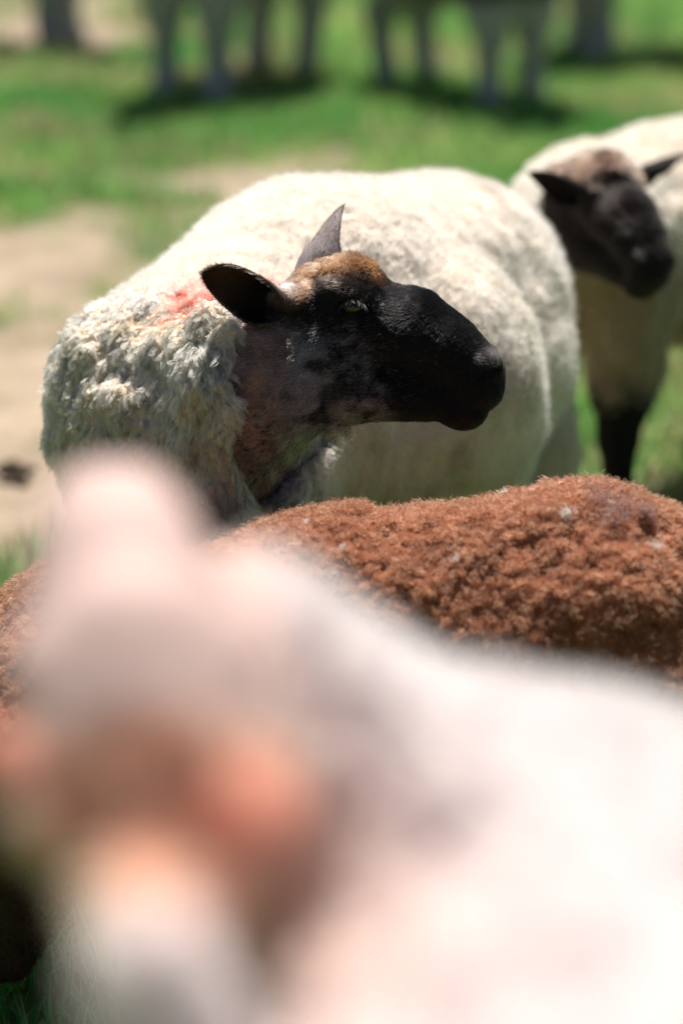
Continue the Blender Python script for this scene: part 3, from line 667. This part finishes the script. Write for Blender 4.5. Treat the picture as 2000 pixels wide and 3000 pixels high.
# ---- brown sheep in front of the ewe
def brown_col(q):
    v = fbm(q * 12, 3)[:, None]; s = sstep(0.58, 0.72, fbm(q * 30 + 9, 2))[:, None]
    return np.array([0.275, 0.098, 0.050]) * (0.6 + 0.75 * v) * (1 - 0.35 * s) + np.array([0.10, 0.05, 0.03]) * s * 0.35
br, bP, bQ, bN, bW, bH = gen_sheep('chestnut brown sheep with tight crumbly curls, its back just below the black face', (0.045, 2.60), (-1, 0.06), 0.95,
    body=[((0.34, 0, 0.335), 0.140), ((0.06, 0, 0.385), 0.165), ((-0.255, 0, 0.432), 0.172)], zs=0.68,
    head=(np.array([-0.355, 2.47, 0.235]), head_rot((-0.30, -0.12, -0.95), (0.1, -1, 0))), fcol=(0.16, 0.075, 0.04), lcol=(0.06, 0.03, 0.02), furry=9000, wcol=brown_col, mat=M_BROWN,
    lump=0.022, res=(0.009, 0.0055), bump=(120000, 0.0145, 0.017), shank_z=0.24,
    hair=[dict(n=140000, d=0.0115, per=28, spread=0.0066, len=0.0066, K=5, clump=0.35, droop=0.3, wave=0.30, fuzz=0.40, r=0.00030, zmin=0.22, jit=0.25)])
# pale wisps and a matted dark tuft caught in its curls
kdb = KDTree(len(bP))
for i, p in enumerate(bP): kdb.insert(p, i)
kdb.balance()
def on_brown(px, py, D):
    c = W(px, py, D); d = unit(c - EYE); best = None
    for t in np.arange(2.2, 3.2, 0.01):
        q = EYE + d * t; co, i, dist = kdb.find(q)
        if dist < 0.012: return np.array(co), bN[i]
        if best is None or dist < best[2]: best = (np.array(co), bN[i], dist)
    return best[0], best[1]
def wisp(name, px, py, r, n, L, col, seed):
    g = np.random.default_rng(seed); c, nn = on_brown(px, py, 2.8); K = 6
    c = c + nn * 0.002
    p0 = c + g.normal(size=(n, 3)) * r * 0.5; t = np.linspace(0, 1, K)
    d = unit(g.normal(size=(n, 3)) + nn * 0.6); e = unit(np.cross(d, g.normal(size=(n, 3)))); ph = g.random((n, 1)) * 6
    pts = p0[:, None] + d[:, None] * (L * g.uniform(0.5, 1.3, (n, 1)) * t)[..., None] + e[:, None] * (np.sin(ph + 7 * t) * L * 0.22)[..., None]
    hair_obj(name, pts, taper(K, 0.00022), np.clip(np.array(col) * g.uniform(0.6, 1.2, (n, 1)), 0, 0.9), M_WOOL, br, nn[None] + unit(p0 - c) * 0.8)
for i, (a, b, r, n) in enumerate(((1662, 1492, 0.013, 260), (1316, 1622, 0.006, 110), (1925, 1580, 0.012, 200), (1478, 1422, 0.007, 90), (1003, 1600, 0.007, 90), (985, 1665, 0.005, 60), (890, 1512, 0.005, 70), (1790, 1462, 0.006, 80))):
    wisp('wool_wisp', a, b, r * 0.6, n // 2, 0.007, (0.66, 0.56, 0.47), 50 + i)
for i, (a, b, r) in enumerate(((1765, 1455, 0.026), (1830, 1475, 0.022), (1800, 1510, 0.022), (1900, 1500, 0.016))):
    wisp('matted_tuft', a, b, r * 0.65, 300, 0.010, (0.12, 0.06, 0.05), 80 + i)

# ---- sheep behind on the right, black face towards us
hR = head_rot(RT * 0.10 - UP * 0.20 - FW * 0.15, RT * -0.87 + UP * -0.06 + FW * -0.5)
hO = W(1752, 590, 3.74)
def right_col(q):
    d = sstep(0.62, 0.45, q[:, 2] + (q[:, 1] - 4.0) * 0.5 + (fbm(q * 9, 3) - 0.5) * 0.12)[:, None]        # brisket browned, its shade painted into the wool
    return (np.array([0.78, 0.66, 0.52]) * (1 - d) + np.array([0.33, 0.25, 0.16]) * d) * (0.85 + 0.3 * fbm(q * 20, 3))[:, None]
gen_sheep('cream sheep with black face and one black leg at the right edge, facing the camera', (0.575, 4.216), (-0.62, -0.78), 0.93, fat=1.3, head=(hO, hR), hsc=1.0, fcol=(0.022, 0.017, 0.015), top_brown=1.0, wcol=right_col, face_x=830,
    ears=[(W(1705, 555, 3.66), W(1545, 508, 3.62), (0.4, -0.5, 0.6), True), (W(1870, 500, 3.88), W(2030, 455, 3.95), (0.4, -0.5, -0.6), True)],
    hair=[dict(n=60000, d=0.014, per=9, spread=0.011, len=0.012, clump=0.7, r=0.0005, zmin=0.25)], lump=0.03, furry=22000)

# ---- dark sheep far behind
DK = dict(wcol=(0.07, 0.062, 0.057), fcol=(0.02, 0.018, 0.017), lcol=(0.52, 0.50, 0.50), group='dark sheep in the background', shank_z=0.36)
for lab, gp, fw, k in (('dark sheep at the top left whose legs stand above a long slanting shadow', (-0.40, 9.15), (-0.42, -0.91), 1.2),
                    ('dark sheep at the top centre, its slim grey legs in a dark oval shadow', (0.44, 8.95), (0.55, -0.83), 1.05),
                    ('dark sheep cut off by the top right corner', (1.34, 9.95), (-0.92, -0.3), 1.25),
                    ('dark sheep cut off by the top left corner', (-1.52, 10.35), (0.9, -0.3), 1.25)):
    gen_sheep(lab, gp, fw, k, res=(0.014, 0.016), fat=1.9, body=[((0.28, 0, 0.58), 0.22), ((0.0, 0, 0.57), 0.25), ((-0.30, 0, 0.58), 0.22)], **DK)

# ---- white sheep close to the lens, seen from behind its head
def near_sheep():
    g = np.random.default_rng(5)
    root = empty('sheep', (0.18, 1.02, 0), 'very blurred white sheep filling the lower foreground, pink head at left', 'sheep')
    po = W(430, 2200, 1.06); no = W(350, 1690, 1.21); n = no - po
    H = Head(po + 0 * n, head_rot(n, RT), 0.90); H.o = H.o - H.R @ (hl(880, 850) * H.sc)
    F = Field(np.arange(-0.42, 0.75, 0.009), np.arange(0.45, 1.75, 0.009), np.arange(-0.03, 1.25, 0.009))
    wi = np.array([0.125, 1.125, 0.722]); ru = np.array([0.185, 0.66, 0.690])
    F.cone(wi, ru, 0.222, 0.250, 0.06)
    f = unit((wi - ru) * np.array([1, 1, 0])); l = np.array([-f[1], f[0], 0]); o = (wi + ru) / 2; o[2] = 0
    T = lambda p: o + f * p[0] + l * p[1] + np.array([0, 0, p[2]])
    legs(F, T, 1.12, 0.22, -0.20, 0.10, 0.60, 1.25)
    F.cone(wi + np.array([-0.04, 0.03, 0.10]), W(690, 2000, 1.24), 0.125, 0.052, 0.05)
    F.cone(W(690, 2000, 1.24), H.w(hl(880, 930)), 0.052, 0.046, 0.04)
    F.cone(H.w(hl(900, 1010)), W(430, 2600, 1.06), 0.030, 0.026, 0.03); F.cone(W(430, 2600, 1.06), W(445, 2890, 0.94), 0.024, 0.017, 0.03); F.cone(W(700, 2000, 1.24), wi + np.array([-0.055, -0.01, 0.045]), 0.050, 0.165, 0.05); F.cone(W(445, 2890, 0.94), W(520, 3350, 0.97), 0.017, 0.04, 0.03); F.cone(W(520, 3350, 0.97), wi + np.array([0.0, -0.10, -0.12]), 0.035, 0.08, 0.04)
    build_head(F, H, False)
    P, Q = F.mesh(); N = vnormals(P, Q); hx, hy, hz_ = H.pxl(P)
    face = sstep(860, 920, hx) * (np.abs(hz_) < 0.085) * (hy > 650) * (hy < 1300); shank = sstep(0.42, 0.36, P[:, 2]); wool = (1 - face) * (1 - shank)
    P = P + N * ((fbm(P * 18, 3) - 0.5) * 0.03 * wool)[:, None]; N = vnormals(P, Q)
    def wc(q):
        px, py, pz = H.pxl(q); c = np.array([0.66, 0.585, 0.58])[None] * (0.9 + 0.2 * fbm(q * 20, 2))[:, None]
        r = np.clip(np.exp(-(((px - 850) / 230) ** 2 + ((py - 880) / 300) ** 2 + (pz / 0.10) ** 2)) * 1.9, 0, 0.97)
        return c * (1 - r)[:, None] + np.array([0.84, 0.38, 0.24]) * r[:, None]
    fc = np.tile(np.array([0.74, 0.54, 0.49]), (len(P), 1))
    col = wc(P) * wool[:, None] + fc * (face * (1 - shank))[:, None] + np.array([0.5, 0.42, 0.38]) * shank[:, None]
    mesh_obj('body', P, Q, hide('pink_hide', 0.7, 0.2, 120, 0.15), root, col)
    for z in (1, -1): eye_obj(H, z, root)
    me = hide('pink_ear', 0.6, 0.1, 200, 0, 0.5)
    for b, tp, cd in ((W(560, 2240, 1.06), W(890, 2450, 1.02), RT * 0.2 + UP * -0.7 + FW * 0.6), (W(240, 2170, 1.07), W(-70, 2260, 1.05), RT * -0.2 + UP * -0.7 + FW * 0.6)):
        EP, EQ, k = ear_mesh(b, tp, 0.056, cd, 0, 0.6, n=16, m=11); mesh_obj('ear', EP, EQ, me, root, np.tile(np.array([0.86, 0.45, 0.33]), (len(EP), 1)))
    c, nn, t, w = sample(P, Q, N, 50000, wool); k = thin(c, 0.015)
    hp, hc, hn = locks(c[k], nn[k], 10, 0.012, 0.012, 5, 0.6, 0.5, 0.1, 1.2, wc); hair_obj('fleece', hp, taper(5, 0.0006), hc, M_WOOL, root, hn)
near_sheep()

# ---- a dark clod of earth on the trodden patch
def clod(px, py, r, label, seed):
    p = ground_at(px, py); F = Field(*[np.arange(-0.09, 0.09, 0.006) for _ in range(3)]); g = np.random.default_rng(seed)
    for _ in range(7): F.cone(g.normal(size=3) * r * 0.45 * [1, 1, 0.4], g.normal(size=3) * r * 0.45 * [1, 1, 0.4], r * 0.5, r * 0.35, 0.008)
    P, Q = F.mesh(); N = vnormals(P, Q); P = P + N * ((fbm(P * 60, 3) - 0.5) * 0.012)[:, None]
    o = mesh_obj('earth_clod', P, Q, M_GROUND, None, np.tile(np.array([0.07, 0.055, 0.04]), (len(P), 1))); o.location = (p[0], p[1], r * 0.3)
    o['label'] = label; o['category'] = 'clod'
clod(45, 1385, 0.024, 'small dark clod of earth on the bare ground at the left edge', 3)
